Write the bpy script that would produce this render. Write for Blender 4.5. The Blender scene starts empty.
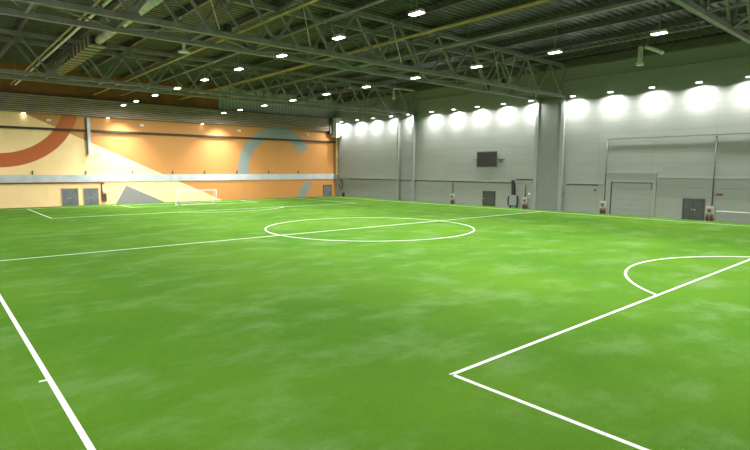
import bpy, bmesh, math, random
from mathutils import Vector, Matrix
random.seed(4)
S = bpy.context.scene
C = S.collection
PI = math.pi

# ------------------------------------------------------------------ place
CAM_H = 5.11
XW, YW = 60.5, 81.64             # inner faces: side wall (washed white) and mural end wall
XL, YF = -1.0, -11.6             # unseen side wall, wall behind the viewer
PX, PY, PL, PW = 29.86, 35.15, 43.42, 27.83   # pitch centre, half length, half width
Z_BOT, Z_TOP, Z_DECK = 14.12, 17.72, 18.36

# ------------------------------------------------------------------ mesh helper
class MB:
    def __init__(self): self.bm = bmesh.new()
    def box(self, x0, x1, y0, y1, z0, z1, bevel=0):
        b = bmesh.new() if bevel else self.bm
        vs = [b.verts.new((x, y, z)) for x in (x0, x1) for y in (y0, y1) for z in (z0, z1)]
        for f in ((0,1,3,2),(4,6,7,5),(0,4,5,1),(2,3,7,6),(0,2,6,4),(1,5,7,3)):
            b.faces.new([vs[i] for i in f])
        if bevel:
            bmesh.ops.bevel(b, geom=b.edges[:], offset=bevel, segments=2, affect='EDGES')
            self._merge(b)
        return self
    def _merge(self, b):
        m = {v: self.bm.verts.new(v.co) for v in b.verts}
        for f in b.faces: self.bm.faces.new([m[v] for v in f.verts])
        b.free()
    def bar(self, p, q, w, h=None):
        """rectangular bar from p to q, w sideways, h the other way"""
        h = h or w; p = Vector(p); q = Vector(q); d = (q-p).normalized()
        s = d.cross(Vector((0,0,1)))
        s = s.normalized() if s.length > 1e-4 else Vector((1,0,0))
        u = s.cross(d).normalized()
        r = []
        for c in (p, q):
            r.append([self.bm.verts.new(c + s*a*w/2 + u*b*h/2) for a, b in ((-1,-1),(1,-1),(1,1),(-1,1))])
        for i in range(4):
            j = (i+1) % 4
            self.bm.faces.new((r[0][i], r[0][j], r[1][j], r[1][i]))
        self.bm.faces.new(r[0][::-1]); self.bm.faces.new(r[1])
        return self
    def tube(self, p, q, r, n=10, r2=None):
        p = Vector(p); q = Vector(q); d = (q-p).normalized()
        s = d.cross(Vector((0,0,1)))
        s = s.normalized() if s.length > 1e-4 else Vector((1,0,0))
        u = s.cross(d).normalized(); r2 = r if r2 is None else r2
        A = [self.bm.verts.new(p + (s*math.cos(t)+u*math.sin(t))*r) for t in [2*PI*i/n for i in range(n)]]
        B = [self.bm.verts.new(q + (s*math.cos(t)+u*math.sin(t))*r2) for t in [2*PI*i/n for i in range(n)]]
        for i in range(n):
            j = (i+1) % n
            f = self.bm.faces.new((A[i], A[j], B[j], B[i])); f.smooth = True
        self.bm.faces.new(A[::-1]); self.bm.faces.new(B)
        return self
    def path(self, pts, r, n=8):
        """round tube along a polyline"""
        pts = [Vector(a) for a in pts]; rings = []
        s0 = None
        for i, c in enumerate(pts):
            d = ((pts[min(i+1, len(pts)-1)] - pts[max(i-1, 0)])).normalized()
            if s0 is None:
                s0 = d.cross(Vector((0,0,1)))
                if s0.length < 1e-3: s0 = Vector((1,0,0))
            s0 = (s0 - d*s0.dot(d)).normalized(); u = d.cross(s0)
            rings.append([self.bm.verts.new(c + (s0*math.cos(2*PI*k/n)+u*math.sin(2*PI*k/n))*r) for k in range(n)])
        for a, b in zip(rings, rings[1:]):
            for k in range(n):
                f = self.bm.faces.new((a[k], a[(k+1)%n], b[(k+1)%n], b[k])); f.smooth = True
        self.bm.faces.new(rings[0][::-1]); self.bm.faces.new(rings[-1])
        return self
    def lathe(self, prof, n=16, c=(0,0)):
        rings = []
        for r, z in prof:
            rings.append([self.bm.verts.new((c[0]+max(r,1e-4)*math.cos(2*PI*k/n), c[1]+max(r,1e-4)*math.sin(2*PI*k/n), z)) for k in range(n)])
        for a, b in zip(rings, rings[1:]):
            for k in range(n):
                f = self.bm.faces.new((a[k], a[(k+1)%n], b[(k+1)%n], b[k])); f.smooth = True
        self.bm.faces.new(rings[0][::-1]); self.bm.faces.new(rings[-1])
        return self
    def prism(self, pts, axis, a, b):
        """extrude a 2D outline along an axis; axis 'y': pts are (x,z); 'x': (y,z)"""
        def P(u, v, t): return (u, t, v) if axis == 'y' else ((t, u, v) if axis == 'x' else (u, v, t))
        A = [self.bm.verts.new(P(u, v, a)) for u, v in pts]; B = [self.bm.verts.new(P(u, v, b)) for u, v in pts]
        n = len(pts)
        for i in range(n):
            j = (i+1) % n; self.bm.faces.new((A[i], A[j], B[j], B[i]))
        self.bm.faces.new(A[::-1]); self.bm.faces.new(B)
        return self
    def ring(self, cx, cy, r0, r1, a0, a1, z0, z1, n=96):
        """flat ring segment with a thickness"""
        full = abs(a1-a0) > 2*PI-1e-3
        rows = []
        for i in range(n if full else n+1):
            t = a0+(a1-a0)*i/n
            rows.append([self.bm.verts.new((cx+r*math.cos(t), cy+r*math.sin(t), z)) for r in (r0, r1) for z in (z0, z1)])
        m = len(rows)
        for i in range(m if full else m-1):
            a, b = rows[i], rows[(i+1) % m]
            self.bm.faces.new((a[1], b[1], b[3], a[3])); self.bm.faces.new((a[0], a[1], b[1], b[0])[::-1])
            self.bm.faces.new((a[2], a[3], b[3], b[2]))
        return self
    def build(self, name, mat, parent=None, loc=None):
        bmesh.ops.recalc_face_normals(self.bm, faces=self.bm.faces[:])
        me = bpy.data.meshes.new(name); self.bm.to_mesh(me); self.bm.free()
        me.materials.append(mat)
        o = bpy.data.objects.new(name, me); C.objects.link(o)
        if parent is not None: o.parent = parent
        if loc is not None: o.location = loc
        return o

def tag(o, label, cat, group=None, kind=None):
    o['label'] = label; o['category'] = cat
    if group: o['group'] = group
    if kind: o['kind'] = kind
    return o
def thing(name, label, cat, loc=(0,0,0), group=None, kind=None, rz=0):
    o = bpy.data.objects.new(name, None); C.objects.link(o)
    o.location = loc; o.rotation_euler = (0,0,rz); o.empty_display_size = .2
    return tag(o, label, cat, group, kind)
def dup(src, loc, label, rz=None, group=None):
    r = src.copy(); C.objects.link(r); r.location = loc; r['label'] = label
    if rz is not None: r.rotation_euler = (0,0,rz)
    if group: r['group'] = group
    for ch in list(src.children):
        if ch.type == 'LIGHT' and False: continue
        c = ch.copy(); C.objects.link(c); c.parent = r
        for g in list(ch.children):
            d = g.copy(); C.objects.link(d); d.parent = c
    return r
ORD = ['first','second','third','fourth','fifth','sixth','seventh','eighth','ninth','tenth','eleventh','twelfth','thirteenth','fourteenth','fifteenth','sixteenth']

# ------------------------------------------------------------------ materials
def srgb(r, g, b):
    f = lambda c: (c/12.92 if c <= .04045 else ((c+.055)/1.055)**2.4)
    return (f(r/255), f(g/255), f(b/255), 1)
class NT:
    def __init__(self, name):
        self.m = bpy.data.materials.new(name); self.m.use_nodes = True
        self.t = self.m.node_tree; self.n = self.t.nodes; self.l = self.t.links
        self.b = self.n['Principled BSDF']
    def node(self, typ, **k):
        o = self.n.new(typ)
        for a, v in k.items(): setattr(o, a, v)
        return o
    def put(self, sock, v):
        if isinstance(v, bpy.types.NodeSocket): self.l.new(v, sock)
        else: sock.default_value = v
    def math(self, op, a, b=0.0, c=None):
        o = self.node('ShaderNodeMath', operation=op)
        self.put(o.inputs[0], a); self.put(o.inputs[1], b)
        if c is not None: self.put(o.inputs[2], c)
        return o.outputs[0]
    def mix(self, f, a, b, blend='MIX'):
        o = self.node('ShaderNodeMix', data_type='RGBA', blend_type=blend)
        self.put(o.inputs[0], f); self.put(o.inputs[6], a); self.put(o.inputs[7], b)
        return o.outputs[2]
    def pos(self):
        g = self.node('ShaderNodeNewGeometry'); s = self.node('ShaderNodeSeparateXYZ')
        self.l.new(g.outputs['Position'], s.inputs[0]); return g.outputs['Position'], s.outputs
    def noise(self, vec, scale, detail=3, rough=.5, stretch=None):
        if stretch:
            mp = self.node('ShaderNodeMapping'); mp.inputs['Scale'].default_value = stretch
            self.l.new(vec, mp.inputs[0]); vec = mp.outputs[0]
        o = self.node('ShaderNodeTexNoise'); o.inputs['Scale'].default_value = scale
        o.inputs['Detail'].default_value = detail; o.inputs['Roughness'].default_value = rough
        self.l.new(vec, o.inputs['Vector']); return o.outputs[0]
    def ramp(self, f, a, b):
        o = self.node('ShaderNodeMapRange'); o.interpolation_type = 'SMOOTHSTEP'
        self.put(o.inputs[0], f); o.inputs[1].default_value = a; o.inputs[2].default_value = b
        return o.outputs[0]
    def bump(self, h, strength, dist=.02):
        o = self.node('ShaderNodeBump'); o.inputs['Strength'].default_value = strength; o.inputs['Distance'].default_value = dist
        self.l.new(h, o.inputs['Height']); self.l.new(o.outputs[0], self.b.inputs['Normal'])
    def fin(self, col=None, rough=.6, metal=0, spec=None):
        if col is not None: self.put(self.b.inputs['Base Color'], col)
        self.put(self.b.inputs['Roughness'], rough); self.put(self.b.inputs['Metallic'], metal)
        if spec is not None: self.b.inputs['Specular IOR Level'].default_value = spec
        return self.m
def paint(name, col, rough=.5, metal=0, wear=.12, scale=1.5):
    """painted or bare surface with slight uneven wear"""
    t = NT(name); p, _ = t.pos()
    n = t.noise(p, scale, 4, .6)
    dark = tuple(c*(1-wear*1.6) for c in col[:3])+(1,)
    lite = tuple(min(1, c*(1+wear)) for c in col[:3])+(1,)
    return t.fin(t.mix(t.ramp(n, .3, .7), dark, lite), rough, metal)
def emit(name, col, strength):
    t = NT(name); t.b.inputs['Emission Color'].default_value = col; t.b.inputs['Emission Strength'].default_value = strength
    return t.fin((.8,.8,.8,1), .4)

def m_turf():
    t = NT('turf_green'); p, s = t.pos()
    base = t.mix(t.ramp(t.noise(p, .11, 4, .6), .3, .7), (.055,.158,.011,1), (.088,.203,.015,1))
    # dusty worn streaks dragged across the pitch
    st = t.ramp(t.noise(p, .42, 6, .64, (.75, 1.0, 1)), .45, .74)
    base = t.mix(t.math('MULTIPLY', st, .48), base, (.178,.295,.110,1))
    d2 = t.ramp(t.noise(p, .5, 4, .6, (.5, 1.2, 1)), .52, .74)
    base = t.mix(t.math('MULTIPLY', d2, .22), base, (.038,.130,.006,1))
    # joints between the turf rolls, every four metres
    fr = t.math('ABSOLUTE', t.math('SUBTRACT', t.math('FRACT', t.math('DIVIDE', t.math('ADD', s[0], .7), 4.0)), .5))
    seam = t.math('MULTIPLY', t.math('LESS_THAN', fr, .007), t.ramp(t.noise(p, .12, 2), .45, .65))
    base = t.mix(t.math('MULTIPLY', seam, .05), base, (.26,.42,.16,1))
    fine = t.noise(p, 26, 3, .7); mid = t.noise(p, 6, 3, .6)
    base = t.mix(t.math('MULTIPLY', t.ramp(fine, .42, .70), .35), base, (.040,.110,.010,1))
    base = t.mix(t.math('MULTIPLY', t.ramp(mid, .45, .75), .20), base, (.120,.245,.016,1))
    t.bump(fine, .5, .03)
    return t.fin(base, .95, 0, .04)
def m_line():
    t = NT('line_white'); p, s = t.pos()
    return t.fin(t.mix(t.ramp(t.noise(p, 14, 3, .6), .3, .7), (.66,.72,.60,1), (.82,.85,.78,1)), .85, 0, .2)
def m_white_wall():
    t = NT('white_wall'); p, s = t.pos()
    cb = t.node('ShaderNodeCombineXYZ'); t.l.new(t.math('ADD', s[0], s[1]), cb.inputs[0]); t.l.new(s[2], cb.inputs[1])
    br = t.node('ShaderNodeTexBrick'); t.l.new(cb.outputs[0], br.inputs['Vector'])
    br.inputs['Scale'].default_value = 1; br.offset = 0; br.inputs['Brick Width'].default_value = 6.0; br.inputs['Row Height'].default_value = 1.18
    br.inputs['Mortar Size'].default_value = .015
    br.inputs['Color1'].default_value = (.262,.280,.250,1); br.inputs['Color2'].default_value = (.245,.262,.233,1); br.inputs['Mortar'].default_value = (.18,.192,.172,1)
    n1 = t.ramp(t.noise(cb.outputs[0], .5, 5, .65, (.35, 1.6, 1)), .45, .8)
    c = t.mix(t.math('MULTIPLY', n1, .22), br.outputs[0], (.185,.20,.175,1))
    b2 = t.node('ShaderNodeTexBrick'); t.l.new(cb.outputs[0], b2.inputs['Vector'])
    b2.inputs['Scale'].default_value = 1; b2.inputs['Brick Width'].default_value = .4; b2.inputs['Row Height'].default_value = .2; b2.inputs['Mortar Size'].default_value = .012
    t.bump(b2.outputs['Fac'], .25, .01)
    return t.fin(c, .55, 0, .35)
def m_mural():
    t = NT('mural_paint'); p, s = t.pos(); x, z = s[0], s[2]
    CREAM, ORANGE, TERRA, BLUE, SLATE = srgb(250,216,160), srgb(196,138,76), srgb(186,96,48), srgb(138,147,140), srgb(134,134,134)
    GT = lambda a, b: t.math('GREATER_THAN', a, b); LT = lambda a, b: t.math('LESS_THAN', a, b); AND = lambda a, b: t.math('MULTIPLY', a, b)
    lin = lambda a, b, c: t.math('ADD', t.math('ADD', t.math('MULTIPLY', x, a), t.math('MULTIPLY', z, b)), c)
    def radius(cx, cz):
        dx = t.math('SUBTRACT', x, cx); dz = t.math('SUBTRACT', z, cz)
        return t.math('SQRT', t.math('ADD', t.math('MULTIPLY', dx, dx), t.math('MULTIPLY', dz, dz)))
    col = t.mix(GT(lin(.4565, 1, -16.95), 0), CREAM, ORANGE)
    r = radius(7.35, 14.7); col = t.mix(AND(GT(r, 7.66), LT(r, 9.46)), col, TERRA)
    r = radius(47.76, 4.87); a = math.radians(32.8)
    cc = AND(AND(GT(r, 5.65), LT(r, 7.63)), GT(z, 4.0))
    cut = LT(lin(math.sin(a), -math.cos(a), -47.76*math.sin(a)+4.87*math.cos(a)), 0)
    col = t.mix(AND(cc, cut), col, BLUE)
    leg = AND(AND(GT(lin(1, -.63, -51.6), 0), LT(lin(1, -.63, -53.52), 0)), LT(z, 2.7))
    col = t.mix(leg, col, BLUE)
    tri = AND(GT(lin(1, -.56, -20.9), 0), LT(lin(1, 2.07, -27.95), 0)); tri = AND(tri, LT(z, 2.72))
    col = t.mix(tri, col, SLATE)
    n = t.ramp(t.noise(p, .6, 4, .6), .35, .7)
    col = t.mix(t.math('MULTIPLY', n, .07), col, (.25,.16,.08,1))
    cb = t.node('ShaderNodeCombineXYZ'); t.l.new(x, cb.inputs[0]); t.l.new(z, cb.inputs[1])
    b2 = t.node('ShaderNodeTexBrick'); t.l.new(cb.outputs[0], b2.inputs['Vector'])
    b2.inputs['Scale'].default_value = 1; b2.inputs['Brick Width'].default_value = .4; b2.inputs['Row Height'].default_value = .2; b2.inputs['Mortar Size'].default_value = .012
    t.bump(b2.outputs['Fac'], .2, .01)
    return t.fin(col, .6, 0, .3)
def m_upper():
    """bare cladding over the slatted box: rust brown, then grey sheet towards the far corner"""
    t = NT('upper_cladding'); p, s = t.pos()
    w = t.math('FRACT', t.math('MULTIPLY', s[0], 1.6))
    grey = t.mix(GTE(t, w, .5), (.30,.33,.32,1), (.42,.45,.44,1))
    brown = t.mix(t.ramp(t.noise(p, .5, 3), .3, .7), (.20,.075,.014,1), (.27,.105,.022,1))
    return t.fin(t.mix(t.math('GREATER_THAN', s[0], 37.0), brown, grey), .6)
def GTE(t, a, b): return t.math('GREATER_THAN', a, b)
def m_deck():
    t = NT('galvanised_deck'); p, s = t.pos()
    n = t.ramp(t.noise(p, .8, 4, .6), .3, .7)
    return t.fin(t.mix(n, (.062,.058,.06,1), (.105,.098,.10,1)), .35, .5)
def m_slats():
    t = NT('wood_slat'); p, s = t.pos()
    n = t.noise(p, 1.2, 4, .6, (.4, 1, 6))
    return t.fin(t.mix(t.ramp(n, .3, .7), (.27,.19,.13,1), (.44,.33,.24,1)), .6)

M = dict(turf=m_turf(), line=m_line(), wall=m_white_wall(), mural=m_mural(), upper=m_upper(), deck=m_deck(), slat=m_slats(),
    steel=paint('painted_steel', (.225,.21,.215,1), .45), steel2=paint('purlin_steel', (.12,.108,.095,1), .45, .3),
    column=paint('column_white', (.25,.265,.24,1), .5, 0, .04), yellow=paint('yellow_pipe', (.40,.28,.09,1), .45),
    grey=paint('door_grey', (.045,.048,.045,1), .45), dgrey=paint('door_dark_grey', (.055,.06,.057,1), .45), bluegrey=paint('door_blue_grey', (.14,.15,.16,1), .45),
    black=paint('matt_black', (.012,.012,.012,1), .5), dark=paint('dark_steel', (.055,.05,.042,1), .5), white=paint('white_enamel', (.72,.72,.70,1), .35, 0, .05),
    strip=paint('pale_blue_paint', (.48,.52,.52,1), .55, 0, .08, .6), red=paint('red_enamel', (.15,.022,.018,1), .35), cream=paint('cream_box', (.50,.43,.35,1), .5),
    ledge=paint('ledge_brown', (.035,.022,.014,1), .6), galv=paint('duct_metal', (.62,.60,.56,1), .4, .2), tan=paint('duct_lagging', (.46,.36,.20,1), .5, .2),
    pipegrey=paint('pipe_grey', (.07,.075,.07,1), .45), board=paint('scoreboard_black', (.010,.011,.010,1), .6), gate=paint('gate_white', (.24,.256,.23,1), .55, 0, .02),
    rail=paint('rail_grey', (.12,.125,.115,1), .5), panel=paint('panel_shaded', (.175,.19,.168,1), .55, 0, .03), plain=paint('plain_white_wall', (.78,.76,.74,1), .6, 0, .04), net=paint('net_white', (.75,.77,.73,1), .7), lens=emit('lit_lens', (1,.99,.95,1), 14), steelpale=paint('pale_rod', (.62,.62,.56,1), .4), redbrown=paint('red_brown_pipe', (.20,.05,.03,1), .45))

# ------------------------------------------------------------------ setting
fl = MB().box(XL-.4, XW+.8, YF-.4, YW+.6, -.4, 0).build('floor', M['turf'])
tag(fl, 'bright green artificial turf covering the whole hall', 'floor', kind='structure')
LW = .12; Z0, Z1 = -.01, .006
def line(name, label, rects=(), rings=()):
    m = MB()
    for x0, x1, y0, y1 in rects: m.box(x0, x1, y0, y1, Z0, Z1)
    for r in rings: m.ring(*r[:2], r[2]-LW/2, r[2]+LW/2, r[3], r[4], Z0, Z1)
    o = m.build(name, M['line'], fl); o['label'] = label; return o
h = LW/2
for sgn, lab in ((-1, 'white touchline beside the viewer'), (1, 'white touchline along the white wall')):
    X = PX+sgn*PW
    if sgn < 0: X = 1.99
    r = [(X-h, X+h, PY-PL, PY+PL)]
    if sgn < 0: r += [(X-.22, X-h, 14.35, 14.43)]
    line('touchline', lab, r)
for sgn, lab in ((-1, 'white goal line behind the viewer'), (1, 'white goal line under the mural wall')):
    line('goal_line', lab, [(PX-PW+h, PX+PW-h, PY+sgn*PL-h, PY+sgn*PL+h)])
line('halfway_line', 'white halfway line', [(PX-PW+h, PX+PW-h, PY-h, PY+h)])
line('centre_circle', 'white centre circle', rings=[(PX, PY, 9.15, 0, 2*PI)])
line('centre_spot', 'white centre spot', rings=[(PX, PY, .06, 0, 2*PI)])
for sgn, w in ((-1, 'near'), (1, 'mural')):
    g = PY+sgn*PL
    def boxline(half, depth):
        e = g-sgn*depth; a, b = sorted((e-sgn*h, g-sgn*h)); ya, yb = min(e,g-sgn*h), max(e,g-sgn*h)
        return [(PX-half-h, PX-half+h, ya, yb), (PX+half-h, PX+half+h, ya, yb), (PX-half-h, PX+half+h, e-h, e+h)]
    line('penalty_area_line', f'white penalty area outline at the {w} end', boxline(20.16, 16.5))
    line('goal_area_line', f'white goal area outline at the {w} end', boxline(9.16, 5.5))
    d = math.acos(5.5/9.15)
    mid = -PI/2 if sgn > 0 else PI/2
    line('penalty_arc', f'white arc on the penalty area at the {w} end', rings=[(PX, g-sgn*11, 9.15, mid-d, mid+d)])

# corrugated roof deck, ribs across the hall
m = MB(); per = .62; y = YF-.3; prof = []
while y < YW+.5:
    prof += [(y, 0), (y+.22, 0), (y+.30, .12), (y+.54, .12)]; y += per
a = [m.bm.verts.new((XL-.3, yy, Z_DECK+zz)) for yy, zz in prof]; b = [m.bm.verts.new((XW+.5, yy, Z_DECK+zz)) for yy, zz in prof]
for i in range(len(prof)-1): m.bm.faces.new((a[i], a[i+1], b[i+1], b[i]))
m.box(XL-.4, XW+.8, YF-.4, YW+.6, Z_DECK+.14, Z_DECK+.3)
tag(m.build('ceiling', M['deck']), 'ribbed galvanised steel roof deck above the trusses', 'ceiling', kind='structure')

RB = XW
m = MB()
m.box(XW, XW+.8, YF-.4, YW+.6, -.2, Z_DECK+.2)
tag(m.build('wall_right', M['wall']), 'long white side wall washed by a row of lamps', 'wall', kind='structure')
tag(MB().box(XL-.4, XL, YF-.4, YW+.6, -.2, Z_DECK+.2).build('wall_left', M['plain']), 'white side wall behind the viewer touchline', 'wall', kind='structure')
tag(MB().box(XL, XW, YF-.4, YF, -.2, Z_DECK+.2).build('wall_front', M['plain']), 'plain white end wall behind the viewer', 'wall', kind='structure')
wb = MB().box(XL, XW, YW, YW+.6, -.2, 10.35).box(XL, XW, YW-.22, YW+.6, 10.35, 13.2).build('wall_back', M['mural'])
tag(wb, 'orange and cream mural wall behind the goal', 'wall', kind='structure')
MB().box(XL, XW, YW-.02, YW+.6, 13.2, Z_DECK+.2).build('upper_cladding', M['upper'], wb)
tag(MB().box(XL, XW-.02, YW-.12, YW, 3.28, 4.28).build('trim_1', M['strip']), 'pale blue band across the mural wall', 'trim', kind='structure')
tag(MB().box(XL, XW-.02, YW-.34, YW-.22, 10.27, 10.5).box(XL, XW-.02, YW-.34, YW, 10.22, 10.27).build('trim_2', M['ledge']), 'dark brown ledge across the upper mural wall', 'trim', kind='structure')
tag(MB().box(XW-.16, XW, 38.2, YW-.13, 3.46, 3.62).build('trim_3', M['column']), 'white ledge on the washed wall between corner and wide column pair', 'trim', kind='structure')
tag(MB().box(XW-.16, XW, 28.7, 33.3, 3.46, 3.6).build('trim_4', M['column']), 'white ledge on the washed wall closer to the large gate', 'trim', kind='structure')
# raised frame of the gate bay
m = MB().box(RB-.10, RB, 22.9, 28.55, 3.70, 4.85).box(RB-.10, RB, 22.9, 23.35, 0, 3.70).box(RB-.10, RB, 27.75, 28.55, 0, 3.70)
m.box(RB-.16, RB, 22.85, 28.55, 4.75, 4.92)
tag(m.build('trim_5', M['gate']), 'raised white surround framing the large gate', 'trim', kind='structure')
tag(MB().box(RB-.14, RB, YF, 22.8, 4.30, 4.44).build('trim_6', M['column']), 'white upper rail on the gate section of the white wall', 'trim', kind='structure')
tag(MB().box(RB-.10, RB, YF, 22.8, 3.40, 3.50).build('trim_7', M['column']), 'white lower rail on the gate section of the white wall', 'trim', kind='structure')
# twin wall columns under the trusses
k = 8
for ya, yb, lab in ((7.6, 11.1, 'near the viewer end'), (34.0, 37.55, 'closer to the large gate'), (60.0, 63.5, 'nearer the mural corner')):
    for yy, w in ((ya, 'first'), (yb, 'second')):
        x1 = RB if yy < 28 else XW
        m = MB().box(60.0, x1, yy-.06, yy+.06, 0, Z_BOT-.2).box(59.9, 60.0, yy-.21, yy+.21, 0, Z_BOT-.2)
        m.box(59.86, x1, yy-.3, yy+.3, Z_BOT-.2, Z_BOT-.16).box(x1-.02, x1, yy-.21, yy+.21, 0, Z_BOT-.2)
        m.box(59.84, x1, yy-.28, yy+.28, 0, .05)
        tag(m.build(f'trim_{k}', M['column']), f'white steel wall column, {w} of the pair {lab}', 'column', kind='structure'); k += 1
    if ya < 40 and ya > 20:
        tag(MB().box(60.02, XW, ya+.07, yb-.07, 0, Z_BOT-.25).build(f'trim_{k}', M['panel']), 'white panel with painted-in shade boxed in between the wide column pair', 'trim', kind='structure'); k += 1  # darker than the column paint: the missing washer light is put into its colour

# ------------------------------------------------------------------ doors
def door(n, axis, face, a, b, h, mat, label, leaves=1, fm=None):
    """axis 'y': on the mural wall (a..b along x); 'x': on the side wall (a..b along y)"""
    r = thing(f'door_{n}', label, 'door', ((a+b)/2, face, 0) if axis == 'y' else (face, (a+b)/2, 0), kind='structure')
    w = (b-a)/2; fm = fm or mat
    def bx(m, u0, u1, d0, d1, z0, z1):      # d: distance out of the wall
        if axis == 'y': m.box(u0, u1, -d1, -d0, z0, z1)
        else: m.box(-d1, -d0, u0, u1, z0, z1)
        return m
    f = MB(); bx(f, -w, -w+.09, 0, .09, 0, h); bx(f, w-.09, w, 0, .09, 0, h); bx(f, -w+.09, w-.09, 0, .09, h-.09, h)
    f.build('door_frame', fm, r)
    lw = (2*w-.18)/leaves
    for i in range(leaves):
        u0 = -w+.09+i*lw
        l = MB(); bx(l, u0+.01, u0+lw-.01, 0, .05, .01, h-.10); bx(l, u0+.12, u0+lw-.12, .05, .06, .2, h*.45); bx(l, u0+.12, u0+lw-.12, .05, .06, h*.52, h-.25)
        lo = l.build('door_leaf', mat, r)
        hm = MB(); s = u0+lw-.16 if i == 0 else u0+.10
        bx(hm, s, s+.04, .05, .11, 1.0, 1.14); bx(hm, s-.10, s+.04, .10, .125, 1.05, 1.08)
        hm.build('door_handle', M['steelpale'], lo)
    return r
d1 = door(1, 'y', YW, 14.05, 16.15, 2.42, M['bluegrey'], 'grey double door on the mural wall farther from the slate triangle', 2, M['tan'])
d2 = door(2, 'y', YW, 16.72, 18.70, 2.40, M['bluegrey'], 'grey double door on the mural wall beside the red brown pipe', 2, M['tan'])
d3 = door(3, 'y', YW, 57.6, 59.55, 2.15, M['bluegrey'], 'small grey door in the mural wall corner beside the yellow pipe', 1, M['dark'])
d4 = door(4, 'x', XW, 44.05, 46.2, 2.15, M['grey'], 'dark grey door on the white wall below the scoreboard', 1)
d5 = door(5, 'x', RB, 18.1, 20.15, 2.22, M['dgrey'], 'dark grey double door in the white wall of the white wall', 2)
g = thing('door_6', 'large white sectional gate in the white wall', 'gate', (RB, 25.55, 0), kind='structure')
m = MB()
for i in range(6): m.box(-.05, 0, -2.18, 2.18, .02+i*.612, .02+i*.612+.60, .012)
m.build('gate_panel', M['gate'], g)
m = MB().box(-.13, 0, 2.185, 2.29, 0, 3.70).box(-.13, 0, -2.29, -2.185, 3.0, 3.70).box(-.13, 0, -2.29, 2.29, 3.70, 3.79)
m.build('gate_track', M['dgrey'], g)

# ------------------------------------------------------------------ slatted box along the top of the mural wall
sb = thing('slatted_bulkhead', 'long bulkhead of brown horizontal slats over the mural wall', 'bulkhead', (29, YW-.24, 12.3))
L0, L1 = XL+.05-29, 58.45-29
for i in range(9):
    z = .02+i*.262
    MB().box(L0, L1, -.62, -.52, z, z+.165).build('slat', M['slat'], sb)
m = MB().box(L0, L1, -.50, -.004, .02, .10).box(L0, L1, -.50, -.45, .1, 2.36).box(L0, L1, -.52, -.004, 2.36, 2.44)
m.build('backing_panel', M['dark'], sb)
m = MB().box(L1, L1+.75, -.80, -.004, -.55, 2.5, .05); m.build('end_panel', M['dark'], sb)

# white duct elbow in the corner
pts = [(59.25, 14.75), (60.42, 14.75), (60.42, 12.3)] + [(60.42-.8+.8*math.cos(t), 11.95+.8*math.sin(t)-.0) for t in [-i*PI/2/8 for i in range(9)]] + [(59.25, 11.15)]
vd = thing('ventilation_elbow', 'white rounded duct elbow high in the corner of both walls', 'duct', (59.8, 80.2, 11.15))
MB().prism([(a-59.8, b-11.15) for a, b in pts], 'y', -.7, .9).build('duct_body', M['white'], vd)
MB().box(-.2, .45, -.76, -.70, .55, .72).build('damper_lever', M['dark'], vd)

# ------------------------------------------------------------------ trusses
STEP = 4.9; X_LAST = 59.1
def twin_truss(ya, yb, label):
    r = thing('roof_truss', label, 'truss', (0, ya, Z_BOT), group='twin roof trusses across the hall')
    ht = Z_TOP-Z_BOT; w = yb-ya
    xs = [X_LAST-STEP*i for i in range(13)]            # bottom nodes
    da = db = None
    for y in (0, w):
        m = MB().bar((XL+.1, y, 0), (60.3, y, 0), .30, .34)
        for x in xs: m.prism([(x-.55, .15), (x+.55, .15), (x+.25, .62), (x-.25, .62)], 'y', y-.02, y+.02)
        m.build('bottom_chord', M['steel'], r)
        m = MB().bar((XL+.1, y, ht), (60.0, y, ht), .28, .36)
        for x in xs: m.prism([(x-STEP/2-.5, ht-.15), (x-STEP/2+.5, ht-.15), (x-STEP/2+.2, ht-.5), (x-STEP/2-.2, ht-.5)], 'y', y-.02, y+.02)
        m.build('top_chord', M['steel'], r)
        for x in xs:
            for sg in (-1, 1):
                xt = x+sg*(STEP/2)
                if xt < XL+.1 or xt > 60.6: 
                    continue
                if sg < 0:
                    if da is None: da = MB().bar((-.12, 0, .25), (-STEP/2+.1, 0, ht-.25), .16, .19).build('diagonal', M['steel'], r); o = da
                    else: o = da.copy(); C.objects.link(o)
                else:
                    if db is None: db = MB().bar((.12, 0, .25), (STEP/2-.1, 0, ht-.25), .16, .19).build('diagonal', M['steel'], r); o = db
                    else: o = db.copy(); C.objects.link(o)
                o.location = (x, y, 0)
        MB().bar((X_LAST+.1, y, .2), (60.25, y, ht-.1), .14, .16).build('end_diagonal', M['steel'], r)
    lb = tb = None
    for i, x in enumerate(xs[:-1]):
        q = MB().bar((x, .16, .02) if i % 2 else (x-STEP, .16, .02), (x-STEP, w-.16, .02) if i % 2 else (x, w-.16, .02), .09, .09)
        q.build('lateral_brace', M['steel'], r)
        o = MB().bar((x, .15, .06), (x, w-.15, .06), .12, .12).build('cross_strut', M['steel'], r)
        MB().bar((x-STEP/2, .15, ht), (x-STEP/2, w-.15, ht), .14, .16).build('cross_strut', M['steel'], r)
        if i % 3 == 0: MB().bar((x, .1, .2), (x-STEP/2, w-.1, ht-.2), .07, .07).build('sway_brace', M['steel'], r)
    return r
twin_truss(7.6, 11.1, 'grey steel twin truss closest to the viewer, only its end in view')
twin_truss(34.0, 37.5, 'grey steel twin truss landing on the column pair closer to the large gate')
twin_truss(60.0, 63.5, 'grey steel twin truss farthest off, landing on columns nearer the corner')

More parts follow.
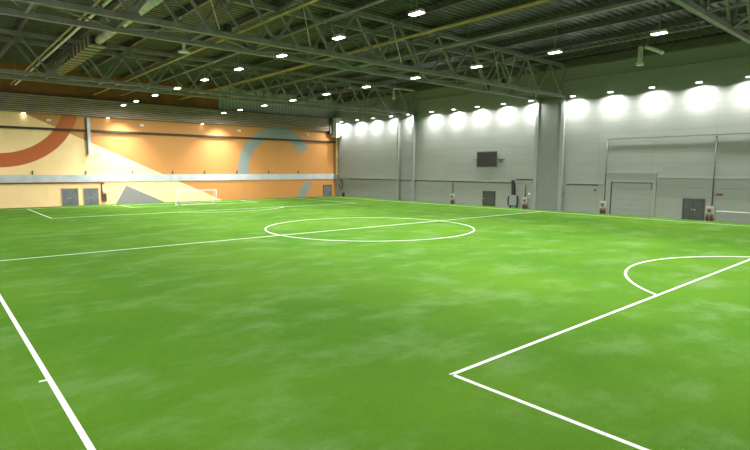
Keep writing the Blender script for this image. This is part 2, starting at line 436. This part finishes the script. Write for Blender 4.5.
# purlins
src = None
xs = [X_LAST-STEP/2-STEP*i for i in range(12)]
for i, x in enumerate([59.9]+xs):
    lab = 'deep eaves purlin running along the top of the white wall' if i == 0 else f'{ORD[i]} steel roof purlin counted from the white wall'
    m = MB(); zb = Z_TOP+.19
    m.box(-.13, .13, YF+.05, YW-.05, 0, .035).box(-.02, .02, YF+.05, YW-.05, .035, .41).box(-.13, .13, YF+.05, YW-.05, .41, .445)
    if src is None or i < 2: 
        if i == 0: m = MB().box(-.12, .5, YF+.05, YW-.05, -.42, -.36).box(-.12, -.06, YF+.05, YW-.05, -.36, .40)
        o = m.build('roof_purlin', M['steel2']); src = o
    else:
        m.bm.free(); o = src.copy(); C.objects.link(o)
    o.location = (x, 0, zb); tag(o, lab, 'purlin', 'roof purlins')

# ------------------------------------------------------------------ pipes and trays under the roof
def run(name, x, z, y0, y1, r, mat, label, cat, group=None, hang=True, square=None, step=9.8):
    o = thing(name, label, cat, (x, y0, z), group)
    L = y1-y0
    m = MB()
    if square: m.box(-square[0]/2, square[0]/2, 0, L, -square[1]/2, square[1]/2)
    else: m.tube((0,0,0), (0,L,0), r, 12)
    m.build('cable_tray' if square else 'pipe_length', mat, o)
    if hang:
        y = 2.0
        while y < L-.5:
            MB().bar((0, y, r*.8), (0, y, Z_TOP+.2-z), .035).build('hanger', M['steel'], o); y += step
    return o
run('gas_pipe', 18.3, 15.1, YF+.3, YW-1.8, .09, M['yellow'], 'thin yellow pipe under the roof over the far goal area', 'pipe')
run('gas_pipe', 29.6, 15.5, YF+.3, YW-1.8, .11, M['yellow'], 'yellow pipe under the roof between the two lamp rows', 'pipe')
run('gas_pipe', 30.1, 15.5, 42, YW-1.8, .05, M['yellow'], 'slender yellow pipe paired with the yellow pipe between lamp rows', 'pipe', hang=False)
run('cable_tray', 21.8, 15.35-0, YF+.3, YW-1.8, .05, M['steel'], 'grey cable tray carrying the lamp row over midfield', 'cable tray', square=(.16, .12))
run('cable_tray', 36.6, 16.25, YF+.3, YW-1.8, .10, M['steel'], 'grey cable tray carrying the lamp row toward the white wall', 'cable tray', square=(.34, .22))
run('cable_tray', 9.0, 15.5, 14, YW-1.8, .04, M['yellow'], 'narrow yellowish tray, outer of two beside the lagged duct', 'cable tray', square=(.12, .10))
run('cable_tray', 9.45, 15.5, 14, YW-1.8, .04, M['steelpale'], 'narrow pale tray, inner of two beside the lagged duct', 'cable tray', square=(.16, .10), hang=False)
run('conduit_pipe', 34.4, 17.2, YF+.3, YW-.3, .06, M['yellow'], 'thin conduit under the deck between purlins over the pitch middle', 'pipe', hang=False)
run('conduit_pipe', 60.25, 16.02, YF+.3, YW-1.8, .07, M['steel'], 'slim pipe along the dark upper part of the white wall', 'pipe', hang=False)
run('conduit_pipe', 50.2, 17.1, YF+.3, YW-.3, .09, M['steel'], 'grey green pipe under the deck nearer the white wall', 'pipe', hang=False)

dct = thing('ventilation_duct', 'long round metal duct under the roof above the double doors', 'duct', (12.6, 37.9, 16.45))
m = MB().tube((0,-9,0), (0,14.2,0), .33, 20)
for i in range(12): m.tube((0,-8.5+i*2,0), (0,-8.42+i*2,0), .36, 20)
m.build('round_section', M['galv'], dct)
m = MB().box(-.62, .62, 14.2, 36, -.38, .38); m.build('rectangular_section', M['dark'], dct)
fl0 = None
for i in range(14):
    if fl0 is None: fl0 = MB().box(-.68, .68, -.10, .35, -.44, .44).build('lagging_band', M['tan'], dct); o = fl0
    else: o = fl0.copy(); C.objects.link(o)
    o.location = (0, 15+i*1.5, 0)
MB().box(-.5, .5, -9.6, -9, -.5, .5, .04).build('duct_cap', M['white'], dct)

# ------------------------------------------------------------------ loudspeakers on the middle truss with their tie rods
spk = None
for i, x in enumerate((16.1, 23.75, 33.2, 47.4)):
    lab = ['black loudspeaker on the middle truss above the goal', 'black loudspeaker on the middle truss beside the brightest hanging lamp',
           'black loudspeaker on the middle truss above the scoreboard line', 'black loudspeaker on the middle truss closest to the white wall'][i]
    if spk is None:
        spk = thing('truss_loudspeaker', lab, 'loudspeaker', (x, 33.8, Z_BOT+.17), group='loudspeakers on the middle truss')
        MB().prism([(-.22, .022), (.22, .022), (.18, .46), (-.18, .46)], 'y', -.15, .15).build('cabinet', M['black'], spk)
        m = MB().tube((0,-.17,.17), (0,-.15,.17), .12, 16).tube((0,-.17,.36), (0,-.15,.36), .05, 12); m.build('speaker_cone', M['dark'], spk)
        MB().box(-.27, -.23, -.05, .05, .004, .4).box(.23, .27, -.05, .05, .004, .4).box(-.27, .27, -.05, .05, .004, .02).build('bracket', M['dark'], spk)
    else: dup(spk, (x, 33.8, Z_BOT+.17), lab)
rods = [((14.5, 17.6), (15.5, 14.3)), ((22.0, 17.6), (22.7, 14.3)), ((31.0, 17.6), (32.2, 14.3)), ((45.2, 17.6), (46.5, 14.3)), ((49.2, 17.6), (48.1, 14.3))]
for (xa, za), (xb, zb), w in [(a, b, i) for i, (a, b) in enumerate(rods)]:
    o = MB().tube((0,0,0), (xa-xb,0,za-zb), .035, 8).build('hanging_tie_rod', M['steelpale'], None, (xb, 33.70, zb))
    tag(o, ['pale slanting tie rod at the loudspeaker above the goal', 'pale slanting tie rod at the loudspeaker beside the brightest lamp', 'pale slanting tie rod at the loudspeaker above the scoreboard line',
            'pale tie rod slanting toward the wall at the last loudspeaker', 'pale tie rod slanting away from the wall at the last loudspeaker'][w], 'rod', 'tie rods on the middle truss')

# ------------------------------------------------------------------ high bay lamps
P_BAY, P_WALL, P_SOFF = 1480, 640, 26
bay_light = bpy.data.lights.new('lamp_light', 'AREA'); bay_light.shape = 'RECTANGLE'; bay_light.size = .40; bay_light.size_y = .85
bay_light.energy = P_BAY; bay_light.color = (1, .965, 1.0); bay_light.spread = math.radians(176)
def make_bay(loc, rod, label, group):
    r = thing('high_bay_lamp', label, 'lamp', loc, group)
    m = MB().box(-.24, .24, -.47, .47, .03, .12, .02)
    for k in range(9): m.box(-.20, .20, -.42+k*.1, -.40+k*.1, .12, .20)
    m.build('housing', M['white'], r)
    MB().box(-.21, .21, -.44, .44, 0, .028).build('diffuser', M['lens'], r)
    MB().tube((0,0,.12), (0,0,rod-.12), .03, 8).build('hanging_rod', M['steel'], r)
    lo = bpy.data.objects.new('lamp_light', bay_light); C.objects.link(lo); lo.parent = r; lo.location = (0,0,-.012)
    return r
end_light = bay_light.copy(); end_light.spread = math.radians(95); end_light.energy = P_BAY*.8
row1 = [78.9]+[73.2-7.37*i for i in range(11)]
for X, tray, rowname in ((21.8, 15.35, 'in the row over midfield'), (36.6, 16.25, 'in the row toward the white wall')):
    p = None
    for i, y in enumerate(row1):
        lab = f'lit high bay lamp, {ORD[i]} from the mural wall {rowname}'
        z = 13.9
        if p is None or i == 1: p = make_bay((X, y, z), tray-z, lab, 'high bay lamps in two rows')
        else: dup(p, (X, y, z), lab)
        if i == 0:
            for c in p.children:
                if c.type == 'LIGHT': c.data = end_light

# lamps fixed to the front of the slatted bulkhead
def spot(name, e, size, blend, col=(1,.98,.92), rad=.08):
    l = bpy.data.lights.new(name, 'SPOT'); l.energy = e; l.spot_size = math.radians(size); l.spot_blend = blend; l.color = col; l.shadow_soft_size = rad
    return l
bl = spot('bulkhead_light', P_SOFF, 130, .9, (1,.93,.80), .15)
proto = None
for i, (x, y, z, e, lab) in enumerate(((10.3, 81.12, 12.22, 0, 'above the terracotta ring'), (20.3, 81.12, 12.22, 0, 'above the double doors'), (34.0, 81.12, 12.22, 0, 'above the goal'))):
    lab = 'lit floodlight under the slatted bulkhead '+lab
    if proto is None:
        proto = thing('bulkhead_spotlight', lab, 'lamp', (x, y, z), 'floodlights under the slatted bulkhead')
        MB().box(-.24, .24, -.12, .12, 0, .07, .015).build('housing', M['white'], proto)
        MB().box(-.2, .2, -.09, .09, -.012, 0).build('diffuser', M['lens'], proto)
        lo = bpy.data.objects.new('bulkhead_light', bl); C.objects.link(lo); lo.parent = proto; lo.location = (0, 0, -.05); lo.rotation_euler = (0, 0, 0)
    else: dup(proto, (x, y, z), lab)

# small unlit heads on the upper mural band
hd = None
for i, (x, lab) in enumerate(((13.1, 'inside the terracotta ring edge'), (24.9, 'over the diagonal colour edge'), (40.4, 'between diagonal and grey arc'), (53.9, 'over the grey arc tip'))):
    lab = 'small white fixture on the upper mural band '+lab
    if hd is None:
        hd = thing('wall_fixture', lab, 'sensor', (x, YW-.22, 11.5), 'small fixtures on the mural wall')
        MB().box(-.28, .28, -.14, 0, -.16, .16, .03).build('fixture_mount', M['white'], hd)
        MB().tube((0,-.2,0), (0,-.14,0), .1, 14).build('fixture_cap', M['white'], hd)
    else: dup(hd, (x, YW-.22, 11.5), lab)
# little brackets standing on the pale band
jb = None
for i, (px, lab) in enumerate(((10.9, 'left of the double doors end'), (17.2, 'above the double doors'), (23.3, 'above the slate triangle'), (29.2, 'near the diagonal edge'), (34.3, 'above the goal'), (39.9, 'inside the foot of the grey arc'), (45.9, 'under the crown of the grey arc'), (52.0, 'under the open end of the grey arc'))):
    lab = 'small dark anchor bracket on the pale band '+lab.replace('left of the double doors end', 'beyond the double doors')
    if jb is None:
        jb = thing('net_anchor', lab, 'bracket', (px, YW, 4.28), 'net anchors on the mural wall')
        MB().box(-.06, .06, -.06, -.004, .004, .55).build('anchor_plate', M['dark'], jb)
        MB().tube((0,-.22,.4), (0,-.06,.4), .04, 8).box(-.1, .1, -.26, -.2, .33, .47).build('anchor_hook', M['pipegrey'], jb)
    else: dup(jb, (px, YW, 4.28), lab)

# drop duct on the mural wall
o = thing('downpipe_duct', 'pale grey vertical duct on the mural wall beside the terracotta ring', 'duct', (17.75, YW, 7.1))
MB().box(-.16, .2, -.50, -.24, 0, 5.0).build('duct_body', M['strip'], o)
MB().box(-.28, -.17, -.48, -.26, .02, 5.0).build('cable_channel', M['dark'], o)
m = MB()
for z in (.4, 1.5, 2.6): m.box(-.05, .1, -.24, -.004, z, z+.08)
m.build('wall_clamp', M['dark'], o)

# ------------------------------------------------------------------ wall washers on the white wall
def washer(e):
    l = bpy.data.lights.new('washer_light', 'AREA'); l.shape = 'RECTANGLE'; l.size = .30; l.size_y = .42
    l.energy = e; l.color = (1,.975,.985); l.spread = math.radians(160)
    return l
wl = washer(P_WALL)
ys = [79.6, 74.9, 70.5, 65.8, 61.7, 56.5, 52.0, 47.6, 43.2, 38.9, 33.1, 28.5, 23.95, 19.4, 15.1, 10.6, 5.9, 1.2, -3.4, -8.0]
wp = None
for i, y in enumerate(ys):
    y *= .985
    lab = f'lit wall washer lamp high on the white wall, number {i+1} from the mural corner' if i > 15 else f'lit wall washer high on the white wall, {ORD[i]} from the mural corner'
    if wp is None:
        wp = thing('wall_washer', lab, 'lamp', (59.6, y, 13.92), 'wall washers along the white wall')
        m = MB().box(-.20, .20, -.26, .26, .03, .13, .02)
        m.build('housing', M['white'], wp)
        MB().box(-.17, .17, -.23, .23, -.01, .03).build('diffuser', M['lens'], wp)
        MB().bar((.18, 0, .1), (.895, 0, .3), .05).build('wall_mount', M['steel'], wp)
        lo = bpy.data.objects.new('washer_light', wl); C.objects.link(lo); lo.parent = wp; lo.location = (0, 0, -.05); lo.rotation_euler = (0, 0, 0)
    else: dup(wp, (59.6, y, 13.92), lab)

ol = washer(P_WALL)  # washers added out of view to brighten the turf along the near touchline
op = None
for i, y in enumerate([76-9*i for i in range(10)]):
    lab = f'added unseen fill washer high on the side wall along the near touchline, {ORD[i]} from the mural'
    if op is None:
        op = dup(wp, (-.2, y, 13.94), lab, PI, 'added fill washers along the near touchline wall')
        for c in op.children:
            if c.type == 'LIGHT': c.data = ol
    else: dup(op, (-.2, y, 13.94), lab)

# ------------------------------------------------------------------ fittings on the white wall
sc = thing('scoreboard', 'blank black scoreboard high on the white wall', 'scoreboard', (XW, 45.6, 5.55))
MB().box(-.22, -.06, -1.72, 1.72, 0, 2.15, .03).build('board_frame', M['dark'], sc)
MB().box(-.235, -.22, -1.6, 1.6, .12, 2.03).build('display_panel', M['board'], sc)
m = MB()
for y in (-1.2, 1.2): m.box(-.06, -.004, y-.05, y+.05, .2, 1.95)
m.box(-.09, -.004, -2.9, -1.7, .98, 1.12).box(-.2, 0, -2.5, -2.1, .6, 1.0).box(-.08, -.004, 1.7, 2.2, 1.0, 1.1)
m.build('mounting_bracket', M['pipegrey'], sc)

def trunk(label, y0, y1, z, mat, x=XW, hh=.11):
    o = MB().box(-.09, -.004, 0, y1-y0, 0, hh).build('wall_mounted_trunking', mat, None, (x, y0, z)); tag(o, label, 'trunking', 'cable trunking along the white wall')
trunk('dark cable trunking under the white ledge from corner to wide columns', 41.5, 77.0, 3.3, M['pipegrey'])
trunk('short black trunking above the black hose duct', 38.0, 40.7, 3.78, M['black'], hh=.14)
trunk('thin grey trunking on the wall closer to the large gate', 29.4, 33.4, 3.3, M['pipegrey'])
hr = thing('high_rail', 'long slim cable rail standing off the wall above the large gate', 'rail', (XW, 28.55, 8.68))
MB().box(-.20, -.12, -10.8, 0, 0, .06).box(-.27, -.11, -39, -10.8, 0, .06).build('rail_length', M['rail'], hr)
m = MB()
for i in range(14): m.box(-.12, -.004, -.3-i*2.7, -.26-i*2.7, -.02, .05)
m.build('rail_bracket', M['pipegrey'], hr)

ext_proto = cab_proto = None
def station(x, y, cablab, exlab, riser, rlab):
    global ext_proto, cab_proto
    # hydrant box on the wall
    if cab_proto is None:
        cab_proto = thing('hydrant_cabinet', cablab, 'cabinet', (x, y, .72), 'hydrant cabinets on the walls')
        MB().box(-.28, -.004, -.36, .36, 0, .78, .015).build('cabinet_body', M['cream'], cab_proto)
        MB().box(-.295, -.28, -.28, .28, .08, .62).build('cabinet_door', M['gate'], cab_proto)
        MB().box(-.305, -.295, -.10, .16, .2, .5).build('window_panel', M['dark'], cab_proto)
        MB().tube((-.3, .22, .35), (-.34, .22, .35), .03, 8).build('latch_knob', M['red'], cab_proto)
    else: dup(cab_proto, (x, y, .72), cablab)
    for k, dy in enumerate((-.2, .2)):
        lab = exlab+(' farther from the mural' if k == 0 else ' nearer to the mural')
        if ext_proto is None:
            ext_proto = thing('fire_extinguisher', lab, 'extinguisher', (x-.2, y+dy, 0), 'fire extinguishers by the walls')
            MB().lathe([(.10,0),(.115,.01),(.115,.42),(.10,.49),(.05,.53),(.03,.56)], 16).build('cylinder_body', M['red'], ext_proto)
            MB().box(-.03, .03, -.02, .02, .55, .62).box(-.13, .02, -.015, .015, .60, .62).build('valve_head', M['black'], ext_proto)
            MB().path([(0,.03,.58),(.0,.1,.56),(0,.14,.45),(0,.14,.25),(0,.13,.14)], .014, 8).build('hose', M['black'], ext_proto)
        else: dup(ext_proto, (x-.2, y+dy, 0), lab)
    if riser:
        o = thing('riser_pipe', rlab, 'pipe', (x-.12, y+(.05 if riser < 4 else -.12), 1.5), 'riser pipes above the hydrant cabinets')
        m = MB().tube((0,0,0), (0,0,riser-1.5), .05, 10); m.build('pipe_length', M['pipegrey'], o)
        m = MB()
        for z in (.4, 1.2): m.box(-.07, .115, -.07, .07, z, z+.06)
        m.build('wall_mount', M['dark'], o)
station(XW, 51.75, 'cream hydrant cabinet on the white wall between scoreboard door and far columns', 'red extinguisher under the cabinet beyond the scoreboard door', 3.28, 'thin riser pipe above the cabinet beyond the scoreboard door')
station(XW, 39.15, 'cream hydrant cabinet on the white wall beside the black hose duct', 'red extinguisher beside the black hose duct', 3.28, 'thin dark riser pipe beside the black hose duct')
station(XW, 28.6, 'cream hydrant cabinet at the corner under the high rail', 'red extinguisher at the corner under the high rail', 8.6, 'tall grey riser pipe at the corner under the high rail')
station(RB, 17.55, 'cream hydrant cabinet beside the dark double door in the white wall', 'red extinguisher beside the dark double door', 8.6, 'tall grey riser pipe beside the dark double door')

# red sign and switch boxes near the risers
tag(MB().box(-.05, 0, -.32, .32, -.1, .1, .01).build('fire_sign', M['red'], None, (RB-.002, 16.85, 2.72)), 'small plain red sign beside the tall riser and dark double door', 'sign')
tag(MB().box(-.07, 0, -.14, .14, -.1, .1, .01).build('switch_box', M['dark'], None, (XW, 29.75, 2.75)), 'small dark box on the wall beside the pipe under the high rail end', 'box')
tag(MB().box(-.04, 0, -.16, .16, -.12, .12, .01).build('notice_sign', M['white'], None, (XW, 38.65, 2.0)), 'small white notice plate beside the wide column pair', 'sign')
tag(MB().box(-.05, 0, -1.4, 1.4, -.05, .05).build('guard_rail', M['white'], None, (RB, 15.6, 1.05)), 'short white rail low on the wall past the dark double door', 'rail')

# black hose duct with white distribution panel
u = thing('distribution_panel', 'white wall panel with black hoses and a wide black duct above', 'panel', (XW, 41.0, 0))
MB().box(-.35, -.004, -.62, .55, .35, 1.75, .02).build('panel_body', M['gate'], u)
MB().box(-.37, -.35, -.5, .45, .9, 1.62).build('panel_door', M['gate'], u)
m = MB(); m.prism([(-.28, 1.75), (.22, 1.75), (.30, 3.76), (-.06, 3.76)], 'x', -.3, -.02); m.build('cable_duct', M['black'], u)
m = MB()
for sg in (-1, 1):
    for kk in range(3):
        r0 = .16+.05*kk
        m.path([(-.2-.05*kk, sg*.66+(.08+.02*kk)*math.cos(t), .95+(.55+.05*kk)*math.sin(t)) for t in [2*PI*j/20 for j in range(20)]]+[(-.2-.05*kk, sg*.66+.08+.02*kk, .95)], .035, 6)
m.build('hose_coil', M['black'], u)
m = MB()
for y in (-.55, .48): m.box(-.32, -.02, y-.04, y+.04, 0, .36)
m.build('stand', M['dark'], u)

# yellow riser and looped cable in the corner
o = thing('gas_riser', 'yellow vertical pipe in the corner beside the mural', 'pipe', (60.15, 80.7, 2.9))
MB().path([(0,0,8.3)]+[(0,0,8.2-i*1.0) for i in range(9)], .17, 12).build('pipe_length', M['yellow'], o)
m = MB()
for z in (1.0, 4.0, 7.0): m.box(-.22, .34, -.22, .22, z, z+.08)
m.build('wall_mount', M['dark'], o)
o = thing('looped_cable', 'black cable hanging in a loop under the yellow corner pipe', 'cable', (60.3, 79.6, 1.2))
MB().path([(0, -.55*math.cos(t)*.9, 1.05+.95*math.sin(t)) for t in [PI*.9+PI*1.25*i/18 for i in range(19)]]+[(0,-.42,2.0)], .05, 8).build('cable_run', M['black'], o)
MB().box(-.06, .195, -.2, .2, 1.7, 2.05).build('wall_mount', M['dark'], o)
tag(MB().box(-.3, 0, -.22, .22, 0, .75, .02).build('floor_box', M['black'], None, (XW, 78.9, 0)), 'small black box at the foot of the white wall near the corner', 'box')

# red brown pipe and cabinet by the double doors
o = thing('sprinkler_pipe', 'red brown pipe under the pale band turning down beside the double doors', 'pipe', (19.1, YW, 1.6))
MB().path([(-19.9,-.16,1.58),(-2,-.16,1.58),(-.2,-.16,1.58),(-.05,-.16,1.54),(0,-.16,1.40),(0,-.16,0)], .075, 10).build('pipe_length', M['redbrown'], o)
MB().box(-.05, .35, -.24, -.05, 1.42, 1.54).build('valve_body', M['red'], o)
m = MB()
for x in (-18, -14, -10, -6, -2): m.box(x, x+.08, -.16, -.004, 1.48, 1.56)
m.build('wall_mount', M['dark'], o)
o = thing('hose_cabinet', 'dark red brown hose cabinet beside the double doors on the mural wall', 'cabinet', (19.35, YW, .45))
MB().box(-.30, .30, -.3, -.004, 0, 1.15, .02).build('cabinet_body', M['redbrown'], o)
MB().box(-.22, .22, -.315, -.3, .1, 1.05).build('cabinet_door', M['dark'], o)
MB().box(-.17, .17, -.2, -.004, 1.3, 1.65, .02).build('alarm_box', M['white'], o)

# ------------------------------------------------------------------ hanging L shaped fittings
def arm(loc, label, name='projector_arm'):
    o = thing(name, label, 'bracket', loc, 'hanging white arms under the roof')
    MB().box(-.22, .22, -.16, .16, -1.5, 0, .04).build('drop_post', M['galv'], o)
    MB().box(-.34, .34, -.26, .26, -1.75, -1.5, .03).build('foot_box', M['white'], o)
    MB().path([(0,-.42,-.12),(.0,-.7,-.22),(.0,-1.8,-.78),(0,-2.0,-.95)], .17, 12).build('slanting_arm', M['white'], o)
    MB().tube((0,-.6,-.1), (0,-.6,Z_TOP+.2-loc[2]), .03, 8).build('hanging_rod', M['steel'], o)
    return o
arm((52.0, 21.8, 16.75), 'white hanging arm bracket under the roof near the white wall')
o = thing('heater_bracket', 'pale bent pipe bracket hanging beyond the middle truss', 'bracket', (50.5, 54.4, 15.15))
MB().path([(0,0,0),(0,0,1.0),(0,-.05,1.15),(0,-.2,1.22),(0,-4.0,.5)], .09, 10).build('bent_pipe', M['galv'], o)
MB().box(-.18, .18, -.18, .18, -.22, 0, .02).build('foot_box', M['white'], o)
MB().tube((0,-.15,1.2), (0,-.15,Z_TOP+.2-15.15), .03, 8).build('hanging_rod', M['steel'], o)
o = thing('pendant_sensor', 'white pendant fitting hanging below the middle truss over midfield', 'fitting', (16.6, 42.8, 14.4))
MB().lathe([(.12,.0),(.46,.06),(.46,.14),(.2,.24),(.14,.26)], 18).build('pendant_dish', M['white'], o)
MB().tube((0,0,.25), (0,0,.95), .13, 12).build('pendant_stem', M['white'], o)
MB().tube((0,0,.95), (0,0,Z_TOP+.2-14.5), .03, 8).build('hanging_rod', M['steel'], o)
arm2 = None

# ------------------------------------------------------------------ goal
g = thing('football_goal', 'white football goal with net before the mural wall', 'goal', (29.45, 72.6, 0))
GW, GH, GD = 2.72, 2.08, 1.3
for sg in (-1, 1): MB().tube((sg*GW, 0, 0), (sg*GW, 0, GH+.06), .06, 12).build('post', M['white'], g)
MB().tube((-GW-.06, 0, GH), (GW+.06, 0, GH), .06, 12).build('crossbar', M['white'], g)
for sg in (-1, 1):
    MB().path([(sg*GW, .05, GH), (sg*GW, .7, GH-.02), (sg*GW, .85, GH-.2), (sg*GW, GD, .04), (sg*GW, .05, .04)], .04, 8).build('side_stay', M['white'], g)
MB().tube((-GW, GD, .04), (GW, GD, .04), .04, 8).build('ground_bar', M['white'], g)
m = MB(); n = 24
for i in range(n+1):
    x = -GW+2*GW*i/n
    m.path([(x, .02, GH), (x, .7, GH-.04), (x, .85, GH-.22), (x, GD, .05)], .009, 3)
for y, z in ((.3, GH-.02), (.6, GH-.04), (.87, 1.8), (.93, 1.52), (1.0, 1.22), (1.07, .92), (1.15, .62), (1.22, .34)):
    m.tube((-GW, y, z), (GW, y, z), .009, 3)
for sg in (-1, 1):
    for z in (.3, .6, .9, 1.2, 1.5, 1.75): m.tube((sg*GW, 0, z), (sg*GW, .85+(1.86-z)*.24, z), .009, 3)
    for y in (.25, .5, .7): m.tube((sg*GW, y, .05), (sg*GW, y, GH-.03), .009, 3)
m.build('net', M['net'], g)

# ------------------------------------------------------------------ world, camera
w = bpy.data.worlds.new('World'); S.world = w; w.use_nodes = True
w.node_tree.nodes['Background'].inputs[0].default_value = (.5,.55,.5,1); w.node_tree.nodes['Background'].inputs[1].default_value = .02
cam = bpy.data.cameras.new('camera'); co = bpy.data.objects.new('camera', cam); C.objects.link(co); S.camera = co
cam.sensor_fit = 'HORIZONTAL'; cam.sensor_width = 36; cam.lens = 519.41/750*36; cam.clip_end = 400; cam.clip_start = .05
tilt, yaw, roll = .106244, .856877, .003343
F = Vector((math.cos(yaw), math.sin(yaw), 0)); R = Vector((math.sin(yaw), -math.cos(yaw), 0)); Zv = Vector((0,0,1))
fw = F*math.cos(tilt)-Zv*math.sin(tilt); up = F*math.sin(tilt)+Zv*math.cos(tilt)
R2 = R*math.cos(roll)+up*math.sin(roll); up2 = -R*math.sin(roll)+up*math.cos(roll)
mw = Matrix.Identity(4)
for i in range(3): mw[i][0], mw[i][1], mw[i][2] = R2[i], up2[i], -fw[i]
mw.translation = (0, 0, CAM_H); co.matrix_world = mw
vs = S.view_settings; vs.view_transform = 'Standard'; vs.look = 'None'; vs.gamma = 1; vs.use_curve_mapping = False; vs.exposure = 0
